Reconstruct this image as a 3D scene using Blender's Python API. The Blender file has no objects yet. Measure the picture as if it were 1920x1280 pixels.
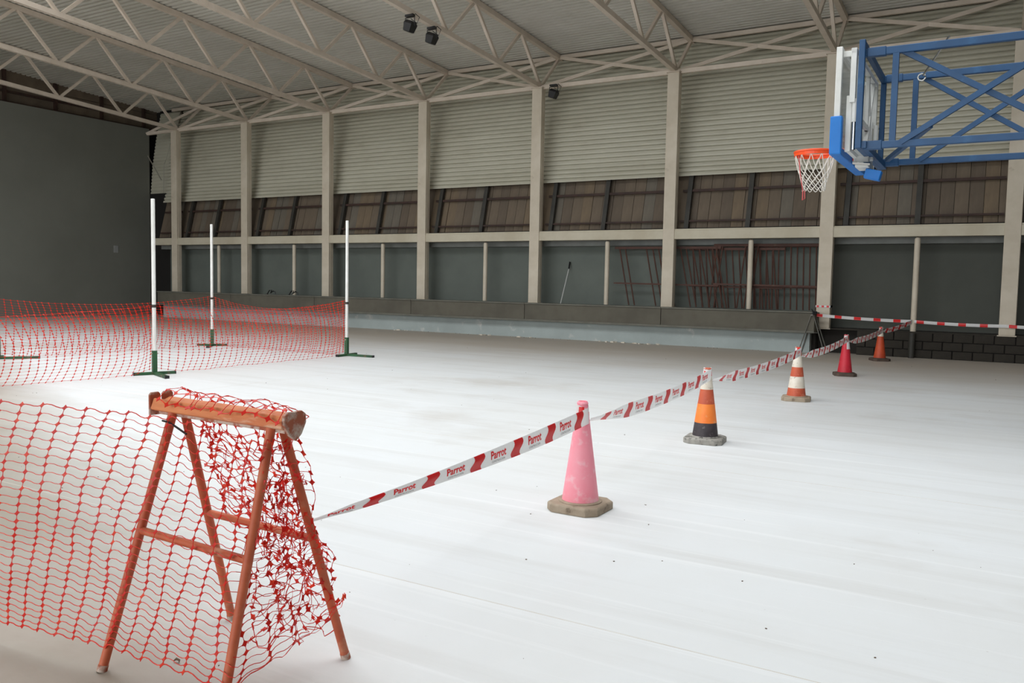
import bpy, math, random
from math import sin, cos, pi, radians, sqrt
from mathutils import Vector, Matrix, noise
random.seed(7)
scene = bpy.context.scene
C = scene.collection

# ------------------------------------------------------------------ camera
F_PX, YAW, PITCH, ROLL = 1560.76, radians(30.439), radians(3.945), radians(1.075)
fw = Vector((-sin(YAW)*cos(PITCH), cos(YAW)*cos(PITCH), -sin(PITCH)))
rt = Vector((cos(YAW), sin(YAW), 0)); up = rt.cross(fw)
R_ = cos(ROLL)*rt + sin(ROLL)*up; U_ = -sin(ROLL)*rt + cos(ROLL)*up
cd = bpy.data.cameras.new('camera'); cam = bpy.data.objects.new('camera', cd); C.objects.link(cam)
cd.sensor_fit = 'HORIZONTAL'; cd.sensor_width = 36; cd.lens = F_PX/1920*36
cd.clip_start = .05; cd.clip_end = 300
m = Matrix((R_, U_, -fw)).transposed().to_4x4(); m.translation = (0, 0, 1.65)
cam.matrix_world = m; scene.camera = cam

# ------------------------------------------------------------------ sky, exposure
SKY_STRENGTH = 4.0
world = bpy.data.worlds.new('overcast_sky'); scene.world = world; world.use_nodes = True
bg = world.node_tree.nodes['Background']
bg.inputs[0].default_value = (.93, .97, 1, 1); bg.inputs[1].default_value = SKY_STRENGTH
vs = scene.view_settings
vs.view_transform = 'Standard'; vs.look = 'None'; vs.gamma = 1; vs.use_curve_mapping = False
vs.exposure = 0.22
# the rooflight opening (overhead, above the near half of the hall)
HX0, HX1, HY0, HY1 = -27.0, 3.0, 3.4, 10.8
W = 22.98                      # front face of the columns
SL = .06                       # roof pitch
def zdeck(y): return 9.08 + SL*(24.45 - y)
XL, XR, YF, YB = -33.0, 3.3, -16.0, 24.9
DX0, DX1, DZ0, DZ1 = -28.0, 2.6, .15, 9.0      # wide doorway behind the viewer
def portal(name, loc, rot, sx_, sy_):
    pl = bpy.data.lights.new(name, 'AREA'); pl.shape = 'RECTANGLE'; pl.size = sx_; pl.size_y = sy_
    po = bpy.data.objects.new(name, pl); C.objects.link(po); po.location = loc; po.rotation_euler = rot
    pl.cycles.is_portal = True
portal('rooflight_portal', ((HX0+HX1)/2, (HY0+HY1)/2, zdeck((HY0+HY1)/2)+.25), (0, 0, 0), HX1-HX0, HY1-HY0)
portal('doorway_portal', ((DX0+DX1)/2, YF-.1, (DZ0+DZ1)/2), (pi/2, 0, 0), DX1-DX0, DZ1-DZ0)

# ------------------------------------------------------------------ materials
def lin(c):
    return tuple(((v/255)/12.92 if v/255 <= .04045 else ((v/255+.055)/1.055)**2.4) for v in c)
def mat(name, c1, c2=None, rough=.6, metal=0, scale=3, detail=6, lo=.35, hi=.65, bump=0, bscale=40, c3=None, s3=9, t3=(.6, .7), stretch=(1, 1, 1), transl=0, alpha=1, spec=.5):
    M = bpy.data.materials.new(name); M.use_nodes = True
    nt = M.node_tree; N = nt.nodes; L = nt.links; b = N['Principled BSDF']
    b.inputs['Roughness'].default_value = rough; b.inputs['Metallic'].default_value = metal
    b.inputs['Specular IOR Level'].default_value = spec
    tc = N.new('ShaderNodeTexCoord'); mp = N.new('ShaderNodeMapping'); mp.inputs['Scale'].default_value = stretch
    L.new(tc.outputs['Object'], mp.inputs[0])
    out = None
    def noise_ramp(sc, a, bb, det):
        n = N.new('ShaderNodeTexNoise'); n.inputs['Scale'].default_value = sc; n.inputs['Detail'].default_value = det
        n.inputs['Roughness'].default_value = .6
        L.new(mp.outputs[0], n.inputs['Vector'])
        r = N.new('ShaderNodeMapRange'); r.inputs[1].default_value = a; r.inputs[2].default_value = bb
        L.new(n.outputs['Fac'], r.inputs[0]); return r.outputs[0]
    def mix(fac, A, B):
        mx = N.new('ShaderNodeMix'); mx.data_type = 'RGBA'
        L.new(fac, mx.inputs['Factor'])
        for k, v in ((6, A), (7, B)):
            if isinstance(v, tuple): mx.inputs[k].default_value = (*v, 1)
            else: L.new(v, mx.inputs[k])
        return mx.outputs[2]
    col = lin(c1)
    if c2: col = mix(noise_ramp(scale, lo, hi, detail), col, lin(c2))
    if c3: col = mix(noise_ramp(s3, t3[0], t3[1], 8), col, lin(c3))
    if isinstance(col, tuple): b.inputs['Base Color'].default_value = (*col, 1)
    else: L.new(col, b.inputs['Base Color'])
    if bump:
        n = N.new('ShaderNodeTexNoise'); n.inputs['Scale'].default_value = bscale; n.inputs['Detail'].default_value = 5
        L.new(mp.outputs[0], n.inputs['Vector'])
        bp = N.new('ShaderNodeBump'); bp.inputs['Strength'].default_value = bump; bp.inputs['Distance'].default_value = .01
        L.new(n.outputs['Fac'], bp.inputs['Height']); L.new(bp.outputs[0], b.inputs['Normal'])
    if transl:
        t = N.new('ShaderNodeBsdfTranslucent'); ms = N.new('ShaderNodeMixShader'); ms.inputs[0].default_value = transl
        if isinstance(col, tuple): t.inputs[0].default_value = (*col, 1)
        else: L.new(col, t.inputs[0])
        L.new(b.outputs[0], ms.inputs[1]); L.new(t.outputs[0], ms.inputs[2]); L.new(ms.outputs[0], N['Material Output'].inputs[0])
    b.inputs['Alpha'].default_value = alpha
    return M

MT = {}
MT['steel'] = mat('cream_steel', (222, 208, 193), (208, 194, 177), .55, scale=2, c3=(180, 162, 142), s3=5, t3=(.66, .8))
MT['column'] = mat('cream_column', (214, 203, 185), (198, 186, 166), .6, scale=1.5, c3=(166, 150, 128), s3=4, t3=(.66, .8))
MT['deck'] = mat('roof_deck_metal', (218, 215, 206), (206, 203, 192), .5, scale=.5)
MT['clad'] = mat('wall_cladding_metal', (198, 195, 178), (187, 183, 165), .5, scale=.8, stretch=(.5, 1, 1), c3=(168, 162, 142), s3=1.6, t3=(.62, .85))
MT['flash'] = mat('flashing_metal', (176, 172, 160), (158, 152, 140), .5, scale=2)
MT['dark'] = mat('dark_gap', (30, 27, 25), None, .9)  # near-black colour painted in for shade inside gaps and openings
for i, (a, b_) in enumerate((((116, 102, 86), (102, 90, 76)), ((124, 107, 86), (108, 94, 77)), ((114, 106, 94), (100, 94, 84)), ((106, 93, 79), (93, 82, 70)))):
    MT['board%d' % i] = mat('brown_board_%d' % i, a, b_, .75, scale=2, stretch=(3, 1, .6), c3=(88, 74, 62), s3=3, t3=(.6, .8))
MT['stud'] = mat('grey_stud', (60, 58, 52), (48, 46, 42), .6, scale=3)
MT['rustrail'] = mat('red_oxide_rail', (66, 42, 34), (50, 36, 30), .7, scale=5)
MT['beam'] = mat('cream_beam', (206, 198, 178), (190, 180, 158), .65, scale=1.2, c3=(140, 122, 98), s3=5, t3=(.66, .8))
MT['lintel'] = mat('grey_lintel', (140, 142, 138), (122, 124, 120), .7, scale=1.5)
MT['recess'] = mat('blue_grey_wall', (106, 112, 105), (97, 103, 97), .8, scale=.8)
MT['endwall'] = mat('charcoal_wall', (122, 123, 115), (115, 116, 108), .8, scale=.4)
MT['paleblue'] = mat('pale_blue_plinth', (172, 182, 180), (160, 169, 167), .7, scale=1, c3=(206, 206, 200), s3=3, t3=(.6, .75))
MT['concrete'] = mat('ledge_concrete', (104, 100, 88), (90, 86, 76), .85, scale=1.2, c3=(92, 86, 76), s3=5, t3=(.6, .8), bump=.15)
MT['capping'] = mat('ledge_cap', (116, 115, 105), (100, 98, 89), .8, scale=2)
MT['block'] = mat('dark_block', (52, 47, 40), (42, 38, 32), .9, scale=4, bump=.4)
MT['mortar'] = mat('dark_mortar', (40, 36, 32), None, .95)
MT['netnear'] = mat('orange_mesh_plastic', (255, 96, 58), (232, 36, 20), .45, scale=22, transl=.35, lo=.32, hi=.5)  # lighter orange in the noise paints in lit knots among the red
MT['netfar'] = mat('orange_far_mesh_plastic', (246, 66, 34), (234, 48, 26), .45, scale=1.5, transl=.45)
MT['whitepipe'] = mat('white_pvc', (236, 236, 232), (222, 220, 214), .35, scale=4)
MT['green'] = mat('green_paint', (44, 92, 56), (34, 70, 44), .5, scale=5, c3=(104, 86, 66), s3=8, t3=(.58, .72))
MT['rust'] = mat('rusty_orange_paint', (206, 106, 68), (184, 86, 54), .6, scale=6, c3=(196, 132, 100), s3=9, t3=(.56, .72))
MT['rustbeam'] = mat('worn_orange_beam', (228, 144, 90), (204, 116, 70), .65, scale=5, stretch=(.6, 3, 3), c3=(226, 190, 160), s3=6, t3=(.58, .7))
MT['rustplate'] = mat('worn_plate', (170, 92, 62), (150, 78, 54), .7, scale=8, c3=(196, 178, 164), s3=18, t3=(.42, .56))
MT['blackplastic'] = mat('black_plastic', (22, 22, 24), None, .4)
MT['pink'] = mat('faded_pink_rubber', (255, 162, 176), (255, 148, 164), .5, scale=4, c3=(255, 196, 204), s3=11, t3=(.56, .7))
MT['pinkdark'] = mat('crimson_rubber', (206, 40, 58), (190, 34, 50), .5, scale=4, c3=(220, 70, 84), s3=9, t3=(.58, .74))
MT['orange'] = mat('faded_orange_rubber', (206, 98, 66), (190, 84, 56), .55, scale=5, c3=(220, 140, 110), s3=12, t3=(.58, .72))
MT['orangedeep'] = mat('deep_orange_rubber', (204, 82, 44), (186, 70, 38), .55, scale=5)
MT['orangebright'] = mat('bright_orange_sleeve', (255, 142, 62), (248, 128, 48), .5, scale=5, c3=(240, 170, 120), s3=12, t3=(.62, .72))
MT['blackband'] = mat('black_band', (70, 62, 66), (52, 46, 50), .6, scale=8, c3=(120, 112, 112), s3=14, t3=(.6, .7))
MT['whiteband'] = mat('dirty_white_band', (236, 228, 214), (222, 210, 192), .5, scale=6, c3=(150, 136, 118), s3=26, t3=(.62, .7))
MT['greybase'] = mat('grey_base', (168, 164, 156), (140, 136, 128), .85, scale=10, c3=(88, 86, 82), s3=22, t3=(.54, .62), bump=.4)
MT['tanbase'] = mat('tan_base', (172, 156, 136), (150, 134, 114), .85, scale=8, c3=(118, 102, 86), s3=16, t3=(.58, .7), bump=.3)
MT['brownbase'] = mat('brown_base', (92, 76, 66), (74, 62, 54), .85, scale=8, bump=.3)
MT['tapewhite'] = mat('white_tape', (250, 249, 248), None, .35, transl=.4)
MT['tapered'] = mat('red_tape_print', (236, 38, 38), (228, 30, 32), .35, scale=4, transl=.15)
MT['tapeblack'] = mat('black_tape_print', (52, 48, 50), None, .5)
MT['blue'] = mat('blue_paint', (28, 74, 116), (23, 64, 102), .45, scale=3, c3=(42, 90, 130), s3=7, t3=(.6, .75))
MT['bluepad'] = mat('blue_pad', (16, 116, 198), (13, 108, 188), .5, scale=3)
MT['whitepaint'] = mat('white_paint', (222, 222, 218), (206, 206, 200), .45, scale=4)
MT['chrome'] = mat('chrome', (190, 190, 186), None, .2, metal=1)
MT['rim'] = mat('orange_rim', (246, 84, 24), (236, 72, 20), .4, scale=4)
MT['cord'] = mat('white_cord', (232, 228, 218), (214, 208, 196), .8, scale=20)
MT['redcord'] = mat('red_cord', (206, 92, 92), None, .8)
MT['gate'] = mat('rusty_gate_paint', (88, 54, 42), (70, 45, 37), .7, scale=3, c3=(96, 70, 56), s3=6, t3=(.58, .72))
MT['standsteel'] = mat('dull_steel', (120, 118, 110), (100, 98, 92), .5, metal=.3, scale=5)
MT['broom'] = mat('aluminium_pole', (206, 206, 204), None, .35)
MT['plate'] = mat('pale_plate', (150, 152, 150), None, .6)
MT['leaf'] = mat('brown_debris', (112, 92, 74), (86, 70, 58), .9, scale=20)
MT['jointm'] = mat('joint_filler', (200, 192, 180), (216, 212, 204), .9, scale=2)
MT['darkpanel'] = mat('charcoal_panel', (80, 82, 75), (72, 74, 68), .8, scale=.6)
MT['yard'] = mat('yard_concrete', (170, 168, 162), (156, 154, 148), .9, scale=.5)
MT['shell'] = mat('side_wall_paint', (66, 67, 64), (60, 61, 58), .8, scale=.6)
# see-through backboard sheet
gm = bpy.data.materials.new('clear_acrylic'); gm.use_nodes = True
_n = gm.node_tree.nodes; _l = gm.node_tree.links
_t = _n.new('ShaderNodeBsdfTransparent'); _t.inputs[0].default_value = (.9, .92, .92, 1)
_m = _n.new('ShaderNodeMixShader'); _m.inputs[0].default_value = .45
_b = _n['Principled BSDF']; _b.inputs['Base Color'].default_value = (.62, .62, .6, 1); _b.inputs['Roughness'].default_value = .15
_l.new(_t.outputs[0], _m.inputs[1]); _l.new(_b.outputs[0], _m.inputs[2]); _l.new(_m.outputs[0], _n['Material Output'].inputs[0])
MT['acrylic'] = gm

def floor_material():
    M = bpy.data.materials.new('dusty_white_floor'); M.use_nodes = True
    nt = M.node_tree; N = nt.nodes; L = nt.links; b = N['Principled BSDF']
    tc = N.new('ShaderNodeTexCoord')
    def nz(sc, st, a, bb, det=6, rough=.6):
        mp = N.new('ShaderNodeMapping'); mp.inputs['Scale'].default_value = st; L.new(tc.outputs['Object'], mp.inputs[0])
        n = N.new('ShaderNodeTexNoise'); n.inputs['Scale'].default_value = sc; n.inputs['Detail'].default_value = det; n.inputs['Roughness'].default_value = rough
        L.new(mp.outputs[0], n.inputs['Vector'])
        r = N.new('ShaderNodeMapRange'); r.inputs[1].default_value = a; r.inputs[2].default_value = bb; L.new(n.outputs['Fac'], r.inputs[0])
        return r.outputs[0], n.outputs['Fac']
    def mix(fac, A, B, k=1):
        if k != 1:
            mu = N.new('ShaderNodeMath'); mu.operation = 'MULTIPLY'; mu.inputs[1].default_value = k; L.new(fac, mu.inputs[0]); fac = mu.outputs[0]
        mx = N.new('ShaderNodeMix'); mx.data_type = 'RGBA'; L.new(fac, mx.inputs['Factor'])
        for i, v in ((6, A), (7, B)):
            if isinstance(v, tuple): mx.inputs[i].default_value = (*v, 1)
            else: L.new(v, mx.inputs[i])
        return mx.outputs[2]
    a, _ = nz(.35, (1, 1, 1), .35, .7)
    c = mix(a, lin((226, 228, 229)), lin((219, 219, 217)))
    s, _ = nz(1.6, (.16, 2.0, 1), .5, .75, 10)                  # trowel streaks that run along the hall
    c = mix(s, c, lin((202, 200, 196)), .5)
    s2, _ = nz(3.4, (.06, 2.6, 1), .56, .66, 10)
    c = mix(s2, c, lin((234, 235, 235)), .6)
    # trodden brown dust along the far plinth, and a darker beige patch by the near trestle
    sep = N.new('ShaderNodeSeparateXYZ'); L.new(tc.outputs['Object'], sep.inputs[0])
    _, raw = nz(.5, (.5, 1.2, 1), 0, 1, 8)
    def band(sock, lo, hi, amp):
        ad = N.new('ShaderNodeMath'); ad.operation = 'MULTIPLY_ADD'; ad.inputs[1].default_value = amp; L.new(raw, ad.inputs[0]); L.new(sock, ad.inputs[2])
        r = N.new('ShaderNodeMapRange'); r.interpolation_type = 'SMOOTHSTEP'; r.inputs[1].default_value = lo; r.inputs[2].default_value = hi; L.new(ad.outputs[0], r.inputs[0]); return r.outputs[0]
    d = band(sep.outputs['Y'], 16.5, 24.5, 6)
    c = mix(d, c, lin((190, 178, 164)), .9)
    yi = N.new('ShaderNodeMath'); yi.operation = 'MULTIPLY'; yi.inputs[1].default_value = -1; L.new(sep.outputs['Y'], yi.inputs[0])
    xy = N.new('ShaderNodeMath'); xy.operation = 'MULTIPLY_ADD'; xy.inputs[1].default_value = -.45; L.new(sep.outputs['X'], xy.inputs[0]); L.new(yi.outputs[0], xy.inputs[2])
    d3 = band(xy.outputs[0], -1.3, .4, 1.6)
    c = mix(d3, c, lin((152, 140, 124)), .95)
    d2, _ = nz(.22, (1, 1.4, 1), .56, .7, 7)
    c = mix(d2, c, lin((190, 183, 174)), .6)
    sp, _ = nz(30, (1, 1, 1), .73, .76, 3)
    c = mix(sp, c, lin((150, 140, 128)), .5)
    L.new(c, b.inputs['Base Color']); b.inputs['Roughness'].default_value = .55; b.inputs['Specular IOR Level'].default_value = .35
    bp = N.new('ShaderNodeBump'); bp.inputs['Strength'].default_value = .12; bp.inputs['Distance'].default_value = .01
    _, r6 = nz(14, (.4, 1, 1), 0, 1, 8)
    L.new(r6, bp.inputs['Height']); L.new(bp.outputs[0], b.inputs['Normal'])
    return M
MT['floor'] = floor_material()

# ------------------------------------------------------------------ mesh helpers
class MB:
    def __init__(s): s.v = []; s.f = []
    def add(s, vs_, fs): n = len(s.v); s.v += [tuple(v) for v in vs_]; s.f += [tuple(i+n for i in f) for f in fs]; return s
    def box(s, c, d, rot=None):
        c = Vector(c); P = []
        for x in (-.5, .5):
            for y in (-.5, .5):
                for z in (-.5, .5):
                    v = Vector((x*d[0], y*d[1], z*d[2])); P.append(c + (rot @ v if rot else v))
        return s.add(P, [(0, 1, 3, 2), (4, 6, 7, 5), (0, 4, 5, 1), (2, 3, 7, 6), (0, 2, 6, 4), (1, 5, 7, 3)])
    def bb(s, x0, x1, y0, y1, z0, z1): return s.box(((x0+x1)/2, (y0+y1)/2, (z0+z1)/2), (x1-x0, y1-y0, z1-z0))
    def bar(s, p, q, w, h, upv=(0, 0, 1)):
        p, q = Vector(p), Vector(q); d = (q-p); n = d.normalized(); sd = n.cross(Vector(upv))
        if sd.length < 1e-4: sd = n.cross(Vector((1, 0, 0)))
        sd.normalize(); u = sd.cross(n)
        return s.box((p+q)/2, (w, d.length, h), Matrix((sd, n, u)).transposed())
    def path(s, pts, r, n=8, cap=True, closed=False):
        pts = [Vector(p) for p in pts]; k = len(pts); rr = r if isinstance(r, (list, tuple)) else [r]*k
        rings = []; pu = None
        for i, p in enumerate(pts):
            a = pts[(i-1) % k] if (i > 0 or closed) else p; b = pts[(i+1) % k] if (i < k-1 or closed) else p
            t = (b-a).normalized()
            if pu is None:
                pu = Vector((0, 0, 1)) if abs(t.z) < .9 else Vector((1, 0, 0))
            sd = t.cross(pu).normalized(); pu = sd.cross(t)
            rings.append([p + (sd*cos(2*pi*j/n) + pu*sin(2*pi*j/n))*rr[i] for j in range(n)])
        V = [v for ring in rings for v in ring]; Fs = []
        for i in range(k if closed else k-1):
            i2 = (i+1) % k
            for j in range(n): Fs.append((i*n+j, i*n+(j+1) % n, i2*n+(j+1) % n, i2*n+j))
        if cap and not closed: Fs += [tuple(range(n-1, -1, -1)), tuple((k-1)*n+j for j in range(n))]
        return s.add(V, Fs)
    def tube(s, p, q, r, n=10): return s.path([p, q], r, n)
    def lathe(s, prof, n=24, c=(0, 0, 0), cap=True):
        V = [(c[0]+r*cos(2*pi*j/n), c[1]+r*sin(2*pi*j/n), c[2]+z) for r, z in prof for j in range(n)]; Fs = []
        for i in range(len(prof)-1):
            for j in range(n): Fs.append((i*n+j, i*n+(j+1) % n, (i+1)*n+(j+1) % n, (i+1)*n+j))
        if cap: Fs += [tuple(range(n-1, -1, -1)), tuple((len(prof)-1)*n+j for j in range(n))]
        return s.add(V, Fs)
    def prism(s, poly, z0, z1, bev=0):
        n = len(poly); cx = sum(p[0] for p in poly)/n; cy = sum(p[1] for p in poly)/n
        lv = [(z0, 1), (z1-bev, 1), (z1, 1-bev/.2)] if bev else [(z0, 1), (z1, 1)]
        V = [(cx+(x-cx)*k, cy+(y-cy)*k, z) for z, k in lv for x, y in poly]; Fs = []
        for i in range(len(lv)-1):
            for j in range(n): Fs.append((i*n+j, i*n+(j+1) % n, (i+1)*n+(j+1) % n, (i+1)*n+j))
        Fs += [tuple(range(n-1, -1, -1)), tuple((len(lv)-1)*n+j for j in range(n))]
        return s.add(V, Fs)
def wloc(o):
    p = Vector(o.location)
    while o.parent: o = o.parent; p += o.location
    return p
def obj(name, mb, material, parent=None, origin=None, smooth=False, bevel=0, solid=0):
    """mesh given in world coordinates -> one object whose origin is at the foot of its bounds"""
    if origin is None:
        xs, ys, zs = zip(*mb.v); origin = ((min(xs)+max(xs))/2, (min(ys)+max(ys))/2, min(zs))
    o3 = Vector(origin)
    me = bpy.data.meshes.new(name); me.from_pydata([Vector(v)-o3 for v in mb.v], [], mb.f); me.update()
    me.materials.append(MT[material])
    if smooth:
        me.polygons.foreach_set('use_smooth', [True]*len(me.polygons))
    o = bpy.data.objects.new(name, me); C.objects.link(o)
    if parent: o.parent = parent; o.location = o3 - wloc(parent)
    else: o.location = o3
    if smooth:
        try:
            import bmesh
            bm_ = bmesh.new(); bm_.from_mesh(me)
            for e in bm_.edges:
                if len(e.link_faces) == 2 and e.calc_face_angle(0) > .7: e.smooth = False
            bm_.to_mesh(me); bm_.free()
        except Exception: pass
    if bevel:
        b = o.modifiers.new('bevel', 'BEVEL'); b.width = bevel; b.segments = 2; b.limit_method = 'ANGLE'
    if solid:
        b = o.modifiers.new('solid', 'SOLIDIFY'); b.thickness = solid; b.offset = 0
    return o
def tag(o, label=None, cat=None, group=None, kind=None):
    if label: o['label'] = label
    if cat: o['category'] = cat
    if group: o['group'] = group
    if kind: o['kind'] = kind
    return o
def thing(name, loc, label, cat, group=None):
    o = bpy.data.objects.new(name, None); C.objects.link(o); o.location = loc; o.empty_display_size = .2
    return tag(o, label, cat, group)
def copy_tree(o, parent=None):
    c = o.copy(); C.objects.link(c); c.parent = parent
    for ch in list(o.children): copy_tree(ch, c)
    return c
ORD = ['first', 'second', 'third', 'fourth', 'fifth', 'sixth', 'seventh', 'eighth', 'ninth']

# ------------------------------------------------------------------ room shell
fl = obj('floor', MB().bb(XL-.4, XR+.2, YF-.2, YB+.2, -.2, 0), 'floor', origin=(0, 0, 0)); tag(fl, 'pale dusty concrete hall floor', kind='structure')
for yj in (3.6, 7.35, 11.9, 16.4): obj('joint', MB().bb(XL, XR, yj-.003, yj+.003, 0, .0006), 'jointm', fl)
for xj in (-21.5, -10.2): obj('joint', MB().bb(xj-.003, xj+.003, YF, 22.6, 0, .0005), 'jointm', fl)
ceil_root = bpy.data.objects.new('ceiling', None); C.objects.link(ceil_root); tag(ceil_root, 'ribbed pale metal roof deck above the trusses', kind='structure')
colX = [-29.98, -25.80, -21.53, -17.17, -12.775, -8.365, -4.057, .12]
def deck(x0, x1, y0, y1):
    pitch = .188; prof = []
    n = max(1, round((y1-y0)/pitch)); p = (y1-y0)/n
    for i in range(n):
        for a, h in ((0, 0), (.5, 0), (.58, .1), (.9, .1)): prof.append((y0+(i+a)*p, h))
    prof.append((y1, 0))
    mb = MB(); V = []; 
    for x in (x0, x1):
        for y, h in prof: V.append((x, y, zdeck(y)+h))
    k = len(prof); mb.add(V, [(i, i+1, k+i+1, k+i) for i in range(k-1)])
    return obj('roof_sheet', mb, 'deck', ceil_root, solid=.004)
xs = [XL-.4] + colX + [XR+.2]
for i in range(len(xs)-1):
    deck(xs[i], xs[i+1], HY1, YB)
    deck(xs[i], xs[i+1], YF-.2, HY0)
    a, b = xs[i], xs[i+1]
    if a < HX0: deck(a, min(b, HX0), HY0, HY1)
    if b > HX1: deck(max(a, HX1), b, HY0, HY1)
wr = obj('wall_right', MB().bb(XR, XR+.2, YF-.2, YB+.2, 0, 11.7), 'shell'); tag(wr, 'grey end wall behind the basketball hoop', kind='structure')
wf = obj('wall_front', MB().bb(XL-.4, XR+.2, YF-.2, YF, DZ1, 11.8), 'shell')
obj('wall_panel', MB().bb(XL-.4, DX0, YF-.2, YF, 0, DZ1), 'shell', wf)
obj('wall_panel', MB().bb(DX1, XR+.2, YF-.2, YF, 0, DZ1), 'shell', wf)
gr = obj('ground', MB().bb(-70, 40, -60, YF-.2, -.25, -.02), 'yard'); tag(gr, 'pale concrete yard outside the doorway', kind='structure'); tag(wf, 'grey long wall behind the viewer', kind='structure')
# left end wall: smooth charcoal wall with boarded strip above
wl = obj('wall_left', MB().bb(XL-.2, XL, YF, 24.05, 0, 8.2), 'endwall'); tag(wl, 'smooth charcoal grey end wall', kind='structure')
y = YF
while y < 24.8:
    y2 = min(y+2.0, 24.85)
    for k in range(2 if y > 4 else 3 if y > -9 else 4):
        obj('wood_panel', MB().bb(XL-.42, XL-.36, y+.01, y2-.01, 8.15+k*.82, 8.95+k*.82), random.choice(['board3', 'board0']), wl)
    obj('stud', MB().bb(XL-.36, XL-.25, y-.06, y+.06, 8.2, zdeck(y)), 'rustrail', wl)
    y = y2
obj('rail', MB().bb(XL-.36, XL-.28, YF, 24.8, 8.62, 8.7), 'rustrail', wl)
obj('edge_trim', MB().bb(XL-.36, XL-.2, YF, 24.8, 8.2, 8.28), 'rustrail', wl)
obj('backing', MB().bb(XL-.6, XL-.44, YF-.2, YB, 0, 11.8), 'dark', wl)
obj('dark_opening_filler', MB().bb(XL-.44, -31.6, 24.06, 24.3, 0, 5.35), 'dark', wl)  # near-black filler standing in for the shaded opening beside the beam
obj('switch_plate', MB().bb(XL, XL+.02, 22.26, 22.47, 2.68, 2.98), 'plate', wl, bevel=.005)

# long back wall, seen between the columns
wb = obj('wall_back', MB().bb(-31.3, XR+.2, 23.8, 24.0, 0, 3.3), 'recess'); tag(wb, 'long side wall, grey-blue below, ribbed metal sheets above', kind='structure')
obj('dark_panel', MB().bb(-4.06, XR+.1, 23.77, 23.81, .62, 2.9), 'darkpanel', wb)
obj('backing', MB().bb(XL-.7, XR+.2, 24.72, 24.95, 0, 9.35), 'dark', wb)
bays = [(XL, colX[0])] + [(colX[i], colX[i+1]) for i in range(7)] + [(colX[7], XR)]
PROF = [(23.50, 4.86), (23.66, 5.35), (23.80, 6.6), (24.14, 7.8), (24.60, 9.0)]
def prof_pts(pitch, amp, prof=PROF):
    segs = []; L = 0
    for (a, b) in zip(prof, prof[1:]):
        l = math.hypot(b[0]-a[0], b[1]-a[1]); segs.append((L, l, a, b)); L += l
    n = round(L/pitch); out = []
    for i in range(n):
        for fa, h in ((0, 0), (.3, -.15), (.6, 0), (.7, 1), (.9, 1)):
            t = min((i+fa)*L/n, L-1e-6)
            for (s0, l, a, b) in segs:
                if s0 <= t < s0+l:
                    k = (t-s0)/l; dy, dz = (b[0]-a[0])/l, (b[1]-a[1])/l
                    out.append((a[0]+dy*k*l + h*amp*dz, a[1]+dz*k*l - h*amp*dy)); break
    return out
def clad(x0, x1, pts, name='cladding_sheet', m='clad'):
    mb = MB(); k = len(pts); V = [(x, y_, z_) for x in (x0, x1) for y_, z_ in pts]
    mb.add(V, [(i, k+i, k+i+1, i+1) for i in range(k-1)])
    return obj(name, mb, m, wb, solid=.006)
CP = prof_pts(.15, .055)
for i, (a, b) in enumerate(bays):
    if i == 0: clad(-31.35, b, CP)
    else: clad(a, b, CP)
# damaged end bay: set-back sheet, bent flashing, loose strut
clad(XL, -31.5, prof_pts(.15, .03, [(24.1, 5.35), (24.2, 6.6), (24.4, 7.8), (24.66, 9.0)]))
mb = MB()
FP = [(23.46, 5.3), (23.50, 6.5), (23.62, 6.75), (23.98, 7.9), (24.4, 9.0)]
for (a, b) in zip(FP, FP[1:]):
    mb.add([(-31.62, a[0]+.25, a[1]), (-31.27, a[0], a[1]), (-31.27, b[0], b[1]), (-31.62, b[0]+.25, b[1])], [(0, 1, 2, 3)])
obj('flashing', mb, 'flash', wb, solid=.01)
obj('loose_strut', MB().bar((-32.9, 23.9, 7.0), (-31.6, 23.6, 5.85), .03, .03), 'flash', wb)
obj('backing', MB().bb(XL, -31.4, 24.3, 24.4, 3.3, 5.4), 'dark', wb)
# sloping brown boards behind the slot under the sheets
for i, (a, b) in enumerate(bays):
    if i == 0: a = -31.5
    n = round((b-a)/.33); w = (b-a)/n
    for k in range(n):
        x0 = a+k*w; j = random.uniform(-.012, .012)
        P = [(x0+.005, 23.40+j, 3.36), (x0+w-.005, 23.40+j, 3.36), (x0+w-.005, 23.88+j, 5.2), (x0+.005, 23.88+j, 5.2)]
        mbx = MB().add(P+[(x_, y_+.03, z_) for x_, y_, z_ in P], [(0, 1, 2, 3), (7, 6, 5, 4), (0, 4, 5, 1), (1, 5, 6, 2), (2, 6, 7, 3), (3, 7, 4, 0)])
        obj('wood_panel', mbx, random.choices(['board0', 'board1', 'board2', 'board3'], [4, 2, 2, 3])[0], wb)
    obj('rail', MB().bar((a+.2, 23.56, 4.44), (b-.2, 23.56, 4.44), .05, .07), 'rustrail', wb)
    obj('rail', MB().bar((a+.2, 23.33, 3.55), (b-.2, 23.33, 3.55), .05, .05), 'rustrail', wb)
    posts = [(a+b)/2+.02, a+.42] if i else [-30.5]
    for px in posts: obj('stud', MB().bar((px, 23.28, 3.33), (px, 23.70, 5.1), .13, .1, (0, 1, 0)), 'stud', wb)
    obj('beam_gap_strip', MB().bb(a, b, 23.2, 23.6, 3.3, 3.34), 'dark', wb)  # near-black strip standing in for the shaded gap under the boards
    a2 = -31.4 if i == 0 else a+.17
    b2 = b-.17 if i < 8 else b
    obj('beam', MB().bb(a2, b2, 23.0, 23.22, 3.02, 3.27), 'beam', wb, bevel=.008)
    obj('beam_cap', MB().bb(a2, b2, 23.02, 23.24, 3.27, 3.31), 'beam', wb)
    obj('lintel', MB().bb(a2-.17, b2+.17, 23.55, 23.8, 2.87, 3.3), 'lintel', wb)
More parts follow.
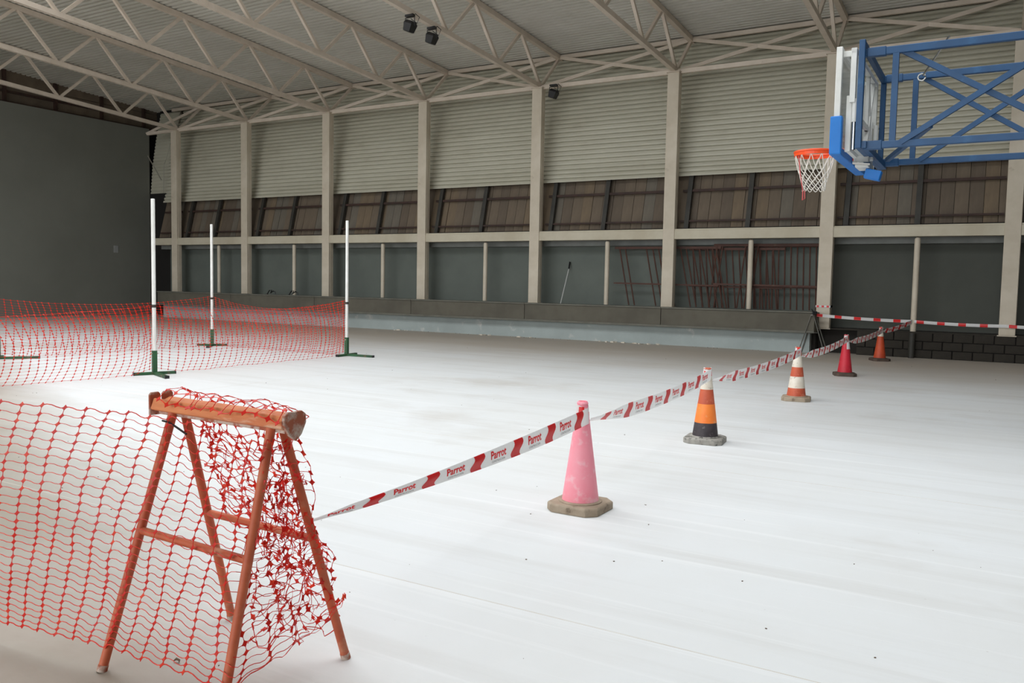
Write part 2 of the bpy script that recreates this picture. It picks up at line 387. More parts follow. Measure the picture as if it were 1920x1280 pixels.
obj('eave_gap_strip', MB().bb(XL, XR, 24.62, 24.7, 8.98, 9.12), 'dark', wb)  # added dark strip for the shaded slot under the deck, keeps sky out

# ledge in front of the columns
led = obj('trim_1', MB().bb(-30.3, -4.14, 22.44, 23.8, .56, 1.06), 'concrete'); tag(led, 'long concrete ledge along the side wall', kind='structure')
sx = [-30.3, -25.9, -21.5, -17.12, -12.73, -8.30, -4.14]
for a, b in zip(sx, sx[1:]):
    obj('fascia_slab', MB().bb(a+.008, b-.008, 22.38, 22.45, .58, 1.045), 'concrete', led, bevel=.006)
    obj('coping', MB().bb(a+.004, b-.004, 22.35, 22.72, 1.045, 1.085), 'capping', led, bevel=.006)
obj('drip_lip', MB().bb(-30.3, -4.14, 22.34, 22.5, .53, .585), 'capping', led, bevel=.006)
pln = obj('baseboard_back', MB().bb(-30.3, -4.3, 22.67, 22.9, 0, .56), 'paleblue'); tag(pln, 'pale blue painted plinth under the concrete ledge', kind='structure')
obj('dark_return', MB().bb(-30.28, -4.2, 22.9, 23.2, 0, .56), 'mortar', pln)
# low block wall at the right
lw = obj('wall_low', MB().bb(-3.2, XR, 23.02, 23.3, 0, .62), 'mortar'); tag(lw, 'low dark concrete block wall under the side wall', kind='structure')
for r in range(3):
    x = -3.2 - (.22 if r % 2 else 0)
    while x < XR:
        x0, x1 = max(x, -3.2), min(x+.43, XR)
        if x1-x0 > .08:
            d = random.uniform(0, .02)
            obj('block', MB().bb(x0+.008, x1-.008, 22.95+d, 23.05, r*.21+.008, r*.21+.2), 'block', lw, bevel=.006)
        x += .44
obj('sill', MB().bb(-4.1, XR, 22.98, 23.8, .62, .655), 'block', lw)
obj('pit_back', MB().bb(-4.2, -3.2, 23.25, 23.4, 0, .62), 'mortar', lw)

# ------------------------------------------------------------------ columns
cgrp = 'cream columns along the side wall'
cwords = ['the charcoal end wall', '', '', '', '', '', '', '']
for i, x in enumerate(colX):
    if i == 7: lab = 'cream steel column at the right edge, standing on the low block wall'
    elif i == 6: lab = 'cream steel column behind the basketball net, with striped tape tied round it'
    elif i == 0: lab = 'cream steel column nearest the charcoal end wall'
    else: lab = '%s cream steel column counting from the charcoal end wall' % ORD[i]
    t = thing('column', (x, 23.1, 1.05 if i < 6 else .62), lab, 'column', cgrp)
    z0 = 1.06 if i < 6 else .63
    obj('shaft', MB().bb(x-.172, x+.172, W, 23.22, z0, 7.72), 'column', t, bevel=.012)
    obj('flange_seam', MB().bb(x+.172, x+.178, 23.06, 23.12, z0, 7.6), 'column', t)
    obj('cap_plate', MB().bb(x-.2, x+.2, W-.03, 23.3, 7.72, 7.745), 'steel', t)
    obj('base_plate', MB().bb(x-.2, x+.2, W-.02, 23.25, z0-.005, z0+.02), 'column', t)
# slim pipes in the middle of each bay
pw = ['first', 'second', 'third', 'fourth', 'fifth', 'sixth', 'seventh']
for i, x in enumerate([-27.44, -23.26, -18.96, -14.67, -10.33, -6.04, -1.9]):
    z0 = 1.085 if i < 6 else .62
    lab = ['slim cream pipe post in the bay nearest the charcoal end wall', 'second slim cream pipe post from the charcoal end wall', 'third slim cream pipe post from the charcoal end wall', 'fourth slim cream pipe post from the charcoal end wall', 'slim cream pipe post just left of the rusty gates', 'slim cream pipe post crossed by the rusty gates', 'slim cream pipe post on the low block wall with tape tied to it'][i]
    yy = 23.15 if i < 6 else 23.05
    t = thing('pipe_post', (x, yy, z0), lab, 'post', 'slim pipe posts between the columns')
    obj('pipe', MB().lathe([(.07, 0), (.07, 2.93-z0), (.062, 2.97-z0), (.03, 2.995-z0)], 14, (x, yy, z0)), 'column', t, smooth=True)
    obj('cap', MB().lathe([(.02, 0), (.02, .022)], 8, (x, yy, 2.99)), 'rustrail', t)
    if i == 6: obj('stub', MB().lathe([(.075, 0), (.075, .62)], 12, (x, 22.87, 0)), 'stud', t, smooth=True)

# ------------------------------------------------------------------ roof trusses
P_ = 2.53
def zb(y): return 7.80 + SL*(23.2 - y)
def zt(y): return zdeck(y) - .1
tx = ['nearest the charcoal end wall', 'second from the charcoal end wall', 'third from the charcoal end wall', 'fourth from the charcoal end wall', 'carrying the black spotlights', 'just right of the one with spotlights', 'directly above the basketball hoop', 'at the far right, mostly hidden']
for i, x in enumerate(colX):
    t = thing('roof_truss', (x, 23.1, 7.745), 'cream lattice roof truss ' + tx[i], 'truss', 'cream roof trusses')
    obj('bottom_chord', MB().bar((x, 23.3, zb(23.3)), (x, -15.9, zb(-15.9)), .13, .13), 'steel', t)
    obj('top_chord', MB().bar((x, 24.6, zt(24.6)), (x, -15.9, zt(-15.9)), .14, .15), 'steel', t)
    for k in range(16):
        yb_ = 23.2-P_*k; ya = 24.45-P_*k; yc = ya-P_
        if yc < -15.8: break
        obj('web', MB().bar((x, yb_, zb(yb_)), (x, ya, zt(ya)), .085, .085), 'steel', t)
        obj('web', MB().bar((x, yb_, zb(yb_)), (x, yc, zt(yc)), .085, .085), 'steel', t)
    obj('seat_block', MB().bb(x-.08, x+.08, 23.05, 23.3, 7.74, 7.8), 'steel', t)
# longitudinal X braces between truss ends
ends = [-31.95] + colX + [XR-.1]
bl = ['between the charcoal end wall and the first column'] + ['between the %s and %s columns' % (ORD[i], ORD[i+1]) for i in range(7)] + ['at the far right, beyond the last column']
for i, (a, b) in enumerate(zip(ends, ends[1:])):
    t = thing('eaves_brace', ((a+b)/2, 23.1, 7.8), 'cream crossed eaves bracing ' + bl[i], 'brace', 'crossed bracing at the eaves')
    A0, B0 = (a, 23.15, 7.76), (b, 23.15, 7.76); A1, B1 = (a, 24.40, 8.98), (b, 24.40, 8.98)
    if i == 0: A0 = (a-.0, 23.15, 7.76); A1 = (a, 24.4, 8.98)
    obj('lower_bar', MB().bar((A0[0]+.08, *A0[1:]), (B0[0]-.08, *B0[1:]), .1, .12), 'steel', t)
    obj('upper_bar', MB().bar((A1[0]+.08, *A1[1:]), (B1[0]-.08, *B1[1:]), .09, .12), 'steel', t)
    obj('diagonal', MB().bar(A0, B1, .07, .1), 'steel', t)
    if i > 0: obj('diagonal', MB().bar(A1, B0, .07, .1), 'steel', t)

# ------------------------------------------------------------------ spotlights
def spot(loc, label, rz):
    t = thing('spotlight', loc, label, 'spotlight', 'small black spotlights'); x, y, z = loc
    q = Matrix.Rotation(rz, 3, 'Z') @ Matrix.Rotation(.35, 3, 'Y')
    V = [Vector((x, y, z-.08)) + q @ Vector((a*w_, b*w_, c)) for c, w_ in ((-.13, .10), (.06, .125), (.13, .09)) for a, b in ((-1, -1), (1, -1), (1, 1), (-1, 1))]
    h = obj('housing', MB().add(V, [(3, 2, 1, 0), (8, 9, 10, 11)]+[(r*4+k, r*4+(k+1) % 4, r*4+4+(k+1) % 4, r*4+4+k) for r in (0, 1) for k in range(4)]), 'blackplastic', t, bevel=.01)
    obj('lens', MB().box(Vector((x, y, z-.08))+q @ Vector((0, 0, -.132)), (.16, .16, .01), q), 'stud', h)
    obj('bracket', MB().path([(x-.14, y, z-.08), (x-.14, y, z+.13), (x+.14, y, z+.13), (x+.14, y, z-.08)], .012, 6), 'blackplastic', t)
    obj('clamp', MB().bb(x-.12, x+.12, y-.05, y+.05, z+.15, z+.2), 'blackplastic', t)
    obj('cable', MB().path([(x+.02, y, z+.1), (x+.14, y+.1, z+.0), (x+.2, y+.12, z+.14), (x+.12, y+.05, z+.22)], .01, 5), 'blackplastic', t)
spot((-12.775, 16.55, zb(16.55)-.26), 'black spotlight hanging from a truss, the farther one from the column wall', 0)
spot((-12.775, 17.45, zb(17.45)-.26), 'black spotlight hanging from a truss, the nearer of the pair to the column wall', 0)
spot((-12.15, 22.9, 7.55), 'single black spotlight beside the top of a cream column', 0)

# ------------------------------------------------------------------ basketball unit
def basketball():
    bx, yn, yf, yc = -1.61, 9.42, 11.2, 10.31
    t = thing('basketball_hoop', (XR, yc, 3.1), 'wall-mounted basketball backboard with orange rim on a blue steel frame', 'basketball hoop')
    bd = obj('backboard', MB().bb(bx-.012, bx+.012, yn+.03, yf-.03, 3.16, 4.17), 'acrylic', t)
    fr = MB().bb(bx-.03, bx+.03, yn, yn+.06, 3.12, 4.2).bb(bx-.03, bx+.03, yf-.06, yf, 3.12, 4.2).bb(bx-.027, bx+.027, yn+.05, yf-.05, 4.142, 4.198).bb(bx-.027, bx+.027, yn+.05, yf-.05, 3.122, 3.178)
    obj('board_frame', fr, 'whitepaint', bd, bevel=.005)
    pd = MB().bb(bx-.06, bx+.06, yn-.03, yn+.06, 3.08, 3.48).bb(bx-.058, bx+.058, yn+.05, yf-.05, 3.077, 3.16).bb(bx-.06, bx+.06, yf-.06, yf+.03, 3.08, 3.48)
    obj('edge_padding', pd, 'bluepad', bd, bevel=.012)
    # white carrier frame behind the board
    wx = -1.47
    cf = MB()
    for yy in (yn+.06, yf-.06): cf.bb(wx-.028, wx+.028, yy-.03, yy+.03, 3.62, 4.18)
    for yy in (yn+.1, yf-.1): cf.bb(wx-.061, wx-.006, yy-.03, yy+.03, 3.118, 3.7)
    cf.bb(wx-.027, wx+.027, yn+.03, yf-.03, 4.12, 4.18).bb(wx-.056, wx-.01, yn+.12, yf-.12, 3.122, 3.17)
    cf.bb(wx-.11, wx+.02, yn+.05, yn+.1, 4.1, 4.16).bb(wx-.11, wx+.02, yf-.1, yf-.05, 4.1, 4.16)
    for s in (-1, 1):
        cf.bar((wx, yc+s*.12, 3.2), (wx, yc+s*.62, 4.14), .04, .05, (1, 0, 0))
        cf.bar((wx, yc+s*.6, 3.2), (wx, yc+s*.2, 4.1), .04, .045, (1, 0, 0))
        cf.bb(wx-.02, wx+.02, yc+s*.22-.03, yc+s*.22+.03, 3.5, 4.14)
    cf.bb(wx-.022, wx+.022, yc-.3, yc+.3, 3.5, 3.56)
    obj('carrier_frame', cf, 'whitepaint', t, bevel=.004)
    for yy in (yn+.07, yf-.07):
        s_ = obj('gas_strut', MB().tube((-1.445, yy, 3.13), (-1.445, yy, 3.64), .022, 10), 'chrome', t, smooth=True)
        obj('strut_rod', MB().tube((-1.445, yy, 3.42), (-1.445, yy, 3.66), .03, 10), 'whitepaint', s_, smooth=True)
    # blue rectangle and arms
    fx = -1.385
    fm = MB().bb(fx-.03, fx+.03, yn-.03, yn+.03, 3.13, 4.24).bb(fx-.03, fx+.03, yf-.03, yf+.03, 3.13, 4.24).bb(fx-.027, fx+.027, yn+.02, yf-.02, 4.17, 4.237).bb(fx-.027, fx+.027, yn+.02, yf-.02, 3.133, 3.2)
    obj('tilt_frame', fm, 'blue', t, bevel=.006)
    for yy, top, bot in ((9.5, 4.12, 3.165), (11.1, 4.2, 3.2)):
        obj('arm', MB().bar((fx, yy, top), (XR, yy, top), .06, .075), 'blue', t, bevel=.006)
        obj('arm', MB().bar((fx, yy, bot), (XR, yy, bot), .06, .07), 'blue', t, bevel=.006)
        for z_ in (top, bot): obj('sleeve', MB().bar((fx+.04, yy, z_), (fx+.22, yy, z_), .075, .09), 'blue', t, bevel=.006)
        x0 = -1.07 if yy < 10 else -1.02
        obj('upright', MB().bb(x0-.03, x0+.03, yy-.028, yy+.028, bot, top), 'blue', t)
        for (a_, b_) in ((x0, .52), (.52, 2.0), (2.0, XR-.05)):
            if a_ > 0: obj('upright', MB().bb(a_-.03, a_+.03, yy-.028, yy+.028, bot, top), 'blue', t)
            obj('diagonal', MB().bar((a_+.06, yy+.02, top-.01), (b_-.02, yy+.02, bot+.01), .05, .055), 'blue', t)
            obj('diagonal', MB().bar((a_+.08, yy-.02, bot+.01), (b_-.02, yy-.02, top-.01), .05, .055), 'blue', t)
        obj('wall_plate', MB().bb(XR-.02, XR, yy-.12, yy+.12, bot-.15, top+.15), 'blue', t)
    obj('cross_strut', MB().bar((fx+.1, 11.0, 3.22), (-.72, 9.5, 3.33), .045, .05), 'blue', t)
    obj('cross_strut', MB().bar((fx+.05, yn, 3.17), (fx+.05, yf, 3.17), .05, .07), 'blue', t)
    # rim, bracket and net
    rc = Vector((-1.985, yc, 3.255)); R = .228
    ring = [rc + Vector((R*cos(a), R*sin(a), 0)) for a in [2*pi*k/40 for k in range(40)]]
    rm = obj('rim', MB().path(ring, .013, 8, closed=True), 'rim', t, smooth=True)
    skirt = MB(); V = []
    for p in ring: V += [p+Vector((0, 0, -.045)), p+Vector((0, 0, .012))]
    skirt.add(V, [(2*i, 2*((i+1) % 40), 2*((i+1) % 40)+1, 2*i+1) for i in range(40)])
    obj('rim_band', skirt, 'rim', rm, solid=.008)
    obj('rim_bracket', MB().bb(-1.78, -1.55, yc-.1, yc+.1, 3.2, 3.27).bb(-1.585, -1.545, yc-.12, yc+.12, 3.12, 3.42), 'rim', rm, bevel=.006)
    nt = MB(); nn = 12; lev = [(.228, 0, 0), (.186, -.165, .5), (.162, -.23, 0), (.146, -.285, .5), (.133, -.335, 0), (.124, -.38, .5), (.127, -.415, 0)]
    def np_(l, k):
        r, z, o = lev[l]; a = 2*pi*(k+o)/nn
        j = noise.noise(Vector((k*1.7, l*2.1, 3)))*.012
        return rc + Vector(((r+j)*cos(a), (r+j)*sin(a), z-.03+j))
    for l in range(6):
        for k in range(nn):
            s = 0 if lev[l][2] == 0 else 1
            for kk in ((k-1, k) if s == 0 else (k, k+1)):
                a, b = np_(l, k), np_(l+1, kk); m_ = (a+b)/2 + Vector((0, 0, -.008))
                nt.path([a, m_, b], .0048, 4, cap=False)
    obj('hoop_net', nt, 'cord', t)
    a = np_(6, 7)
    obj('pull_cord', MB().path([rc+Vector((-.15, -.16, -.05)), rc+Vector((-.13, -.14, -.25)), rc+Vector((-.1, -.1, -.45)), rc+Vector((-.1, -.1, -.56)), rc+Vector((-.075, -.1, -.54)), rc+Vector((-.08, -.1, -.45))], .006, 5), 'redcord', t)
    # mechanism under the frame
    mc = obj('tilt_mechanism', MB().bb(-1.5, -1.36, yc-.28, yc+.05, 3.02, 3.14).bb(-1.53, -1.33, yc-.2, yc-.12, 3.1, 3.24), 'whitepaint', t, bevel=.008)
    obj('crank_cover', MB().box((-1.33, yc-.1, 2.95), (.17, .12, .11), Matrix.Rotation(.25, 3, 'Y')), 'bluepad', mc, bevel=.01)
    obj('pin', MB().tube((-1.52, yc-.3, 3.07), (-1.34, yc-.3, 3.05), .018, 8), 'chrome', mc)
    # tensioner hook on the upper far arm
    hk = MB().path([(-.93, 10.9, 4.16), (-.78, 10.4, 4.22), (-.62, 9.9, 4.3)], .012, 6)
    obj('tension_rod', hk, 'chrome', t)
    obj('shackle', MB().path([Vector((-.95, 10.95, 4.15)) + Vector((.04*cos(a), 0, .04*sin(a))) for a in [2*pi*k/12 for k in range(12)]], .01, 5, closed=True), 'chrome', t)
basketball()

# ------------------------------------------------------------------ traffic cones
def cone(loc, lab, base_m, bands, rz, h=.80, patch=None, nm='traffic_cone'):
    x, y, z = loc
    t = thing(nm, loc, lab, 'traffic cone', 'traffic cones in a line')
    s, c = .205, .07; ca, sa = cos(rz), sin(rz)
    poly = [(s, -s+c), (s, s-c), (s-c, s), (-s+c, s), (-s, s-c), (-s, -s+c), (-s+c, -s), (s-c, -s)]
    poly = [(x+ca*p-sa*q, y+sa*p+ca*q) for p, q in poly]
    bs = obj('base', MB().prism(poly, z, z+.062, .012), base_m, t, bevel=.006)
    def rad(q): return .138 + (.036-.138)*((q-.06)/(h-.06))
    obj('collar', MB().lathe([(.162, .055), (.16, .068), (.14, .074)], 28, (x, y, z)), base_m, bs, smooth=True)
    for k, (a, b, m_) in enumerate(bands):
        e = .0012*(k % 2)
        nm_ = 'body' if len(bands) == 1 else 'band'
        prof = [(rad(a)+e, a), (rad((a+b)/2)+e, (a+b)/2), (rad(b)+e, b)]
        if k == len(bands)-1: prof += [(rad(b)-.004, b+.004), (rad(b)*.75, b+.003), (rad(b)*.7, b-.03)]
        obj(nm_, MB().lathe(prof, 28, (x, y, z)), m_, t, smooth=True)
    # moulded lip at the tip
    obj('tip_lip', MB().lathe([(rad(h)+.001, h-.022), (rad(h)+.006, h-.016), (rad(h)+.006, h-.008), (rad(h)+.001, h-.003)], 20, (x, y, z)), bands[-1][2], t, smooth=True)
    if patch:
        a0, a1, z0, z1, m_ = patch; V = []; n = 10
        for k in range(n+1):
            a = a0+(a1-a0)*k/n
            for zz in (z0+.02*noise.noise(Vector((k*.9, 1, 1))), z1): r = rad(zz)+.003; V.append((x+r*cos(a), y+r*sin(a), z+zz))
        obj('tape_patch', MB().add(V, [(2*k, 2*k+2, 2*k+3, 2*k+1) for k in range(n)]), m_, t, solid=.002)
    return t
CN = [(-2.62, 5.50), (-2.68, 8.69), (-2.585, 12.80), (-2.57, 17.12), (-2.45, 21.39)]
cone((*CN[0], 0), 'scuffed faded pink traffic cone, the nearest one, on an octagonal tan base', 'tanbase', [(.06, .8, 'pink')], 0)
cone((*CN[1], 0), 'traffic cone with black, orange and white bands on a speckled grey base', 'greybase', [(.06, .215, 'blackband'), (.215, .415, 'orangebright'), (.415, .57, 'orange'), (.57, .715, 'whiteband'), (.715, .79, 'orange')], .1)
cone((*CN[2], 0), 'orange traffic cone with two white bands on a brownish base', 'tanbase', [(.06, .19, 'orange'), (.19, .36, 'whiteband'), (.36, .5, 'orange'), (.5, .67, 'whiteband'), (.67, .77, 'orange')], .15)
cone((*CN[3], 0), 'crimson traffic cone with a white tape patch near its tip', 'brownbase', [(.06, .78, 'pinkdark')], .3, patch=(-1.2, .9, .52, .7, 'tapewhite'))
cone((*CN[4], 0), 'farthest orange traffic cone with a white upper band by the block wall', 'brownbase', [(.06, .58, 'orangedeep'), (.58, .74, 'whiteband'), (.74, .8, 'orange')], .5)

# ------------------------------------------------------------------ trestle
TX, TY, TA, TL, TH, TEX, TS, TT = -2.788, 2.381, -.031, .62, 1.061, .065, .334, .029
te = Vector((cos(TA), sin(TA), 0)); tn = Vector((-sin(TA), cos(TA), 0)); to = Vector((TX, TY, 0)); Z = Vector((0, 0, 1))
def leg(nm, k):
    se, sn = {'A': (-1, -1), 'B': (-1, 1), 'C': (1, -1), 'D': (1, 1)}[nm]
    a = to + te*se*TL/2 + tn*sn*TT + Z*TH; b = to + te*se*(TL/2+TEX) + tn*sn*TS
    return a*(1-k) + b*k
def trestle():
    t = thing('trestle', (TX, TY, 0), 'rusty orange tubular trestle with red mesh draped over it', 'trestle')
    for n_ in 'ABCD':
        lg = obj('leg', MB().path([leg(n_, 0), leg(n_, .985)], .0195, 12), 'rust', t, smooth=True)
        obj('foot_cap', MB().path([leg(n_, .975), leg(n_, 1.0)], .0215, 12), 'rustplate', lg, smooth=True)
    for a, b, k in (('A', 'C', .464), ('B', 'D', .464)):
        obj('cross_rail', MB().path([leg(a, k), leg(b, k)], .0165, 10), 'rust', t, smooth=True)
    p0, p1 = to - te*.43 + Z*(TH+.03), to + te*.40 + Z*(TH+.03)
    for s in (-1, 1):
        rot = Matrix((te, (tn*cos(.35*s)+Z*sin(.35*s)), (Z*cos(.35*s)-tn*sin(.35*s)))).transposed()
        obj('beam_plank', MB().box((p0+p1)/2 + tn*s*.03 + Z*-.004, (.83, .045, .052), rot), 'rustbeam', t, bevel=.006)
    obj('under_strip', MB().box((p0+p1)/2 - Z*.035, (.80, .05, .02), Matrix((te, tn, Z)).transposed()), 'rustplate', t)
    for s in (-1, 1):
        c = p0 + te*-.006 + tn*s*.032
        pts = [c+tn*dy+Z*dz for dy, dz in ((-.027, -.05), (.027, -.05), (.027, .042), (.018, .052), (-.018, .052), (-.027, .042))]
        mb = MB(); V = [p-te*.006 for p in pts]+[p+te*.006 for p in pts]
        mb.add(V, [tuple(range(5, -1, -1)), tuple(range(6, 12))]+[(i, (i+1) % 6, (i+1) % 6+6, i+6) for i in range(6)])
        obj('end_tab', mb, 'rustplate', t, bevel=.003)
    c = p1 + te*.008
    pts = [c+tn*dy+Z*dz for dy, dz in ((.005, -.075), (.035, -.05), (.058, -.005), (.056, .03), (.035, .044), (0, .042), (-.035, .044), (-.056, .03), (-.058, -.005), (-.03, -.05))]
    mb = MB(); n = len(pts); V = [p-te*.008 for p in pts]+[p+te*.008 for p in pts]
    mb.add(V, [tuple(range(n-1, -1, -1)), tuple(range(n, 2*n))]+[(i, (i+1) % n, (i+1) % n+n, i+n) for i in range(n)])
    obj('end_plate', mb, 'rustplate', t, bevel=.003)
    a = leg('A', .03)-tn*.028
    obj('cable_tie', MB().path([a-te*.02+Z*.0, a+te*.02-Z*.002, a+te*.08-Z*.012-tn*.01, a+te*.17-Z*.035-tn*.02], .0045, 6), 'blackplastic', t)
trestle()

# ------------------------------------------------------------------ orange mesh
def mesh_net(name, fn, nc, nr, mat_, label, group=None, hw=.0025, vw=.0032, kx=.013, ky=.021, seed=0, solid=.002, edge=True, sub=3, keep=None, taperw=1.0):
    """fn(u, v) -> point with u in 0..nc along, v in 0..nr up; a knot per grid point, flat strands between"""
    mb = MB()
    def P(u, v): return fn(u, v)
    def quad_strip(pts, wid, dirs):
        V = []
        for p, w, d in zip(pts, wid, dirs): V += [p-d*w, p+d*w]
        mb.add(V, [(2*i, 2*i+2, 2*i+3, 2*i+1) for i in range(len(pts)-1)])
    for j in range(nr+1):
        for i in range(nc+1):
            if keep and not keep(i, j): continue
            p = P(i, j)
            du = (P(i+.05, j)-P(i-.05, j)); dv = (P(i, j+.05)-P(i, j-.05))
            du = du.normalized() if du.length > 1e-6 else Vector((1, 0, 0)); dv = dv.normalized() if dv.length > 1e-6 else Vector((0, 0, 1))
            a = kx; b = ky; q = .42
            poly = [p+du*a, p+du*a*q+dv*b*q, p+dv*b, p-du*a*q+dv*b*q, p-du*a, p-du*a*q-dv*b*q, p-dv*b, p+du*a*q-dv*b*q]
            mb.add([p]+poly, [(0, k+1, (k+1) % 8+1) for k in range(8)])
            if i < nc and (not keep or keep(i+1, j)):
                pts = [P(i+k/sub, j) for k in range(sub+1)]
                pts[0] = p+du*a*.7
                w = hw*(1.7 if edge and j in (0, nr) else 1)
                quad_strip(pts, [w]+[w*.8]*(sub-1)+[w], [dv]*(sub+1))
            if j < nr and (not keep or keep(i, j+1)):
                pts = [p+dv*b*.8, P(i, j+.5), P(i, j+1)]
                quad_strip(pts, [vw*1.2, vw*.8, vw*1.2], [du]*3)
    o = obj(name, mb, mat_, solid=solid)
    return tag(o, label, 'safety net', group)

def nv(x, y, z, s=1.0):
    return noise.noise_vector(Vector((x, y, z))*s)
# near net: left panel, front of the trestle, round its right end
def net_near():
    offc = -tn*.028
    A_top = leg('A', .02)+offc; C_top = leg('C', .03)+offc
    A_bot = leg('A', .9)+offc; C_bot = leg('C', .865)+offc
    D_top = leg('D', .03)+te*.03; D_bot = leg('D', .765)+te*.03+tn*.01
    topk = [(0, Vector((-5.6, 1.62, 1.16))), (1.78, Vector((-3.85, 2.02, 1.085))), (2.62, A_top), (3.24, C_top+te*.035), (3.62, D_top)]
    botk = [(0, Vector((-5.7, 1.58, .04))), (1.78, Vector((-3.92, 1.98, .10))), (2.62, A_bot), (3.36, C_bot+te*.03), (3.90, D_bot)]
    def poly(kn, s):
        for (s0, a), (s1, b) in zip(kn, kn[1:]):
            if s <= s1: return a.lerp(b, max(0, (s-s0)/(s1-s0)))
        return kn[-1][1]
    cell = .115; nc = 34; nr = 29
    def fn(u, v):
        s = u*cell; f = max(0, v/nr)**1.1
        k = s/(nc*cell)
        skew = (f-.5)*.2*max(0, min(1, (s-.3)))*max(0, min(1, (3.7-s)/.5))
        a = poly(botk, k*botk[-1][0]+skew); b = poly(topk, k*topk[-1][0]+skew)
        p = a.lerp(b, f)
        wob = min(1, max(.35, (s-1.2)/1.6))
        d = nv(s*1.6, f*2.0, 1.3)*.035*wob + nv(s*6, f*9, 4.0)*.011
        d.z *= .7
        d.z += (.009*sin(u*2*pi) + .004*sin(u*pi+v*.7))*wob
        # right-hand end is crumpled
        c = max(0, (s-3.25)/.6)
        if c > 0: d += nv(s*9, f*11, 8.0)*.06*min(1, c) + te*.03*sin(f*26)*min(1, c)
        # sag and billow away from the trestle
        far = max(0, min(1, (2.55-s)/1.2))
        d += Vector((0, -.06, 0))*sin(f*pi)*far
        return p+d
    mesh_net('safety_net', fn, nc, nr, 'netnear', 'near red-orange mesh barrier wrapped round the rusty trestle', hw=.0015, vw=.0013, kx=.0155, ky=.0135, sub=5)
    # loose end thrown over the beam and hanging down the far side, torn and crumpled
    nc2, nr2 = 12, 22
    B0, D0 = leg('B', 0), leg('D', 0)
    def fn2(u, v):
        a = u/nc2; f = v/nr2               # f: 0 = near side of the beam, 1 = free edge
        base = B0.lerp(D0, -.08+1.22*a)
        if f < .14:
            k = f/.14; p = base + tn*(-.10+.16*k) + Z*(.05+.045*sin(k*pi))
        else:
            k = (f-.14)/.86
            leftlim = .42; rightlim = .80
            ln = (leftlim + (rightlim-leftlim)*max(0, a)**.8)*k
            p = (leg('B', ln)+te*-.10*0).lerp(leg('D', ln), -.02+(1.04)*a) + tn*.03
            p += te*(1-a)*k*.14
        amp = .35+.65*min(1, f*2)
        return p + (nv(a*5, f*6, 11)*.055 + nv(a*14, f*16, 15)*.035)*amp
    mb_keep = lambda i, j: not (j > 19 and (i*7+j) % 5 == 0)
    o = mesh_net('safety_net', fn2, nc2, nr2, 'netnear', 'crumpled loose red mesh hanging from the trestle beam', hw=.0014, vw=.0014, kx=.0145, ky=.0155, seed=3, sub=3, keep=mb_keep)
    # third fold, bunched low inside the right end of the trestle
    nc3, nr3 = 8, 13
    def fn3(u, v):
        a = u/nc3; f = v/nr3
        lo_ = leg('C', .80).lerp(leg('D', .86), .25+.75*a) + Z*.0
        hi_ = leg('C', .25).lerp(leg('D', .25), .1+.9*a)
        p = lo_.lerp(hi_, f) + te*-.035
        p += nv(a*4+7, f*5, 2)*.07 + nv(a*13, f*13, 21)*.04
        return p
    mesh_net('safety_net', fn3, nc3, nr3, 'netnear', 'bunched torn scrap of red mesh between the right-hand trestle legs', hw=.0014, vw=.0014, kx=.0145, ky=.0155, sub=3)
net_near()

# posts of the far enclosure
PST = {'P1': (-12.371, 9.071, -21), 'P3': (-12.42, 13.94, 5), 'P2': (-16.68, 13.85, -48), 'P4': (-16.85, 8.88, 52), 'P5': (-12.75, 4.3, -20), 'P6': (-5.66, 1.60, 30)}
PL = {'P1': 'white pole on a green T foot, nearest of the orange mesh enclosure', 'P3': 'white pole on a green T foot at the right corner of the orange mesh',
      'P2': 'white pole on a green foot at the back corner of the orange mesh', 'P4': 'white pole on a green foot cut off at the left edge',
      'P5': 'white pole holding the near end of the front orange mesh', 'P6': 'white pole holding the loose end of the trestle mesh'}
def make_post():
    t = thing('net_post', (0, 0, 0), '', 'post', 'white poles holding the orange mesh')
    ft = obj('foot', MB().box((0, 0, .025), (.07, .66, .045)).box((.36, 0, .025), (.68, .07, .045)), 'green', t, bevel=.004)
    for c_, d_ in (((0, .335, .025), (.072, .02, .047)), ((0, -.335, .025), (.072, .02, .047)), ((.705, 0, .025), (.02, .072, .047))): obj('end_cap', MB().box(c_, d_), 'blackplastic', ft)
    obj('socket', MB().box((0, 0, .22), (.075, .075, .38)), 'green', t, bevel=.004)
    obj('pole', MB().lathe([(.033, .05), (.033, 2.96), (.02, 2.965)], 14), 'whitepipe', t, smooth=True)
    obj('tie', MB().lathe([(.036, 1.14), (.038, 1.16), (.036, 1.19)], 12, cap=False), 'stud', t)
    obj('bolt', MB().tube((0, -.06, .36), (0, .06, .36), .012, 8), 'rustplate', t)
    return t
proto = make_post()
for i, (k, (x, y, a)) in enumerate(PST.items()):
    o = proto if i == 0 else copy_tree(proto)
    o.location = (x, y, 0); o.rotation_euler = (0, 0, radians(a)); o['label'] = PL[k]
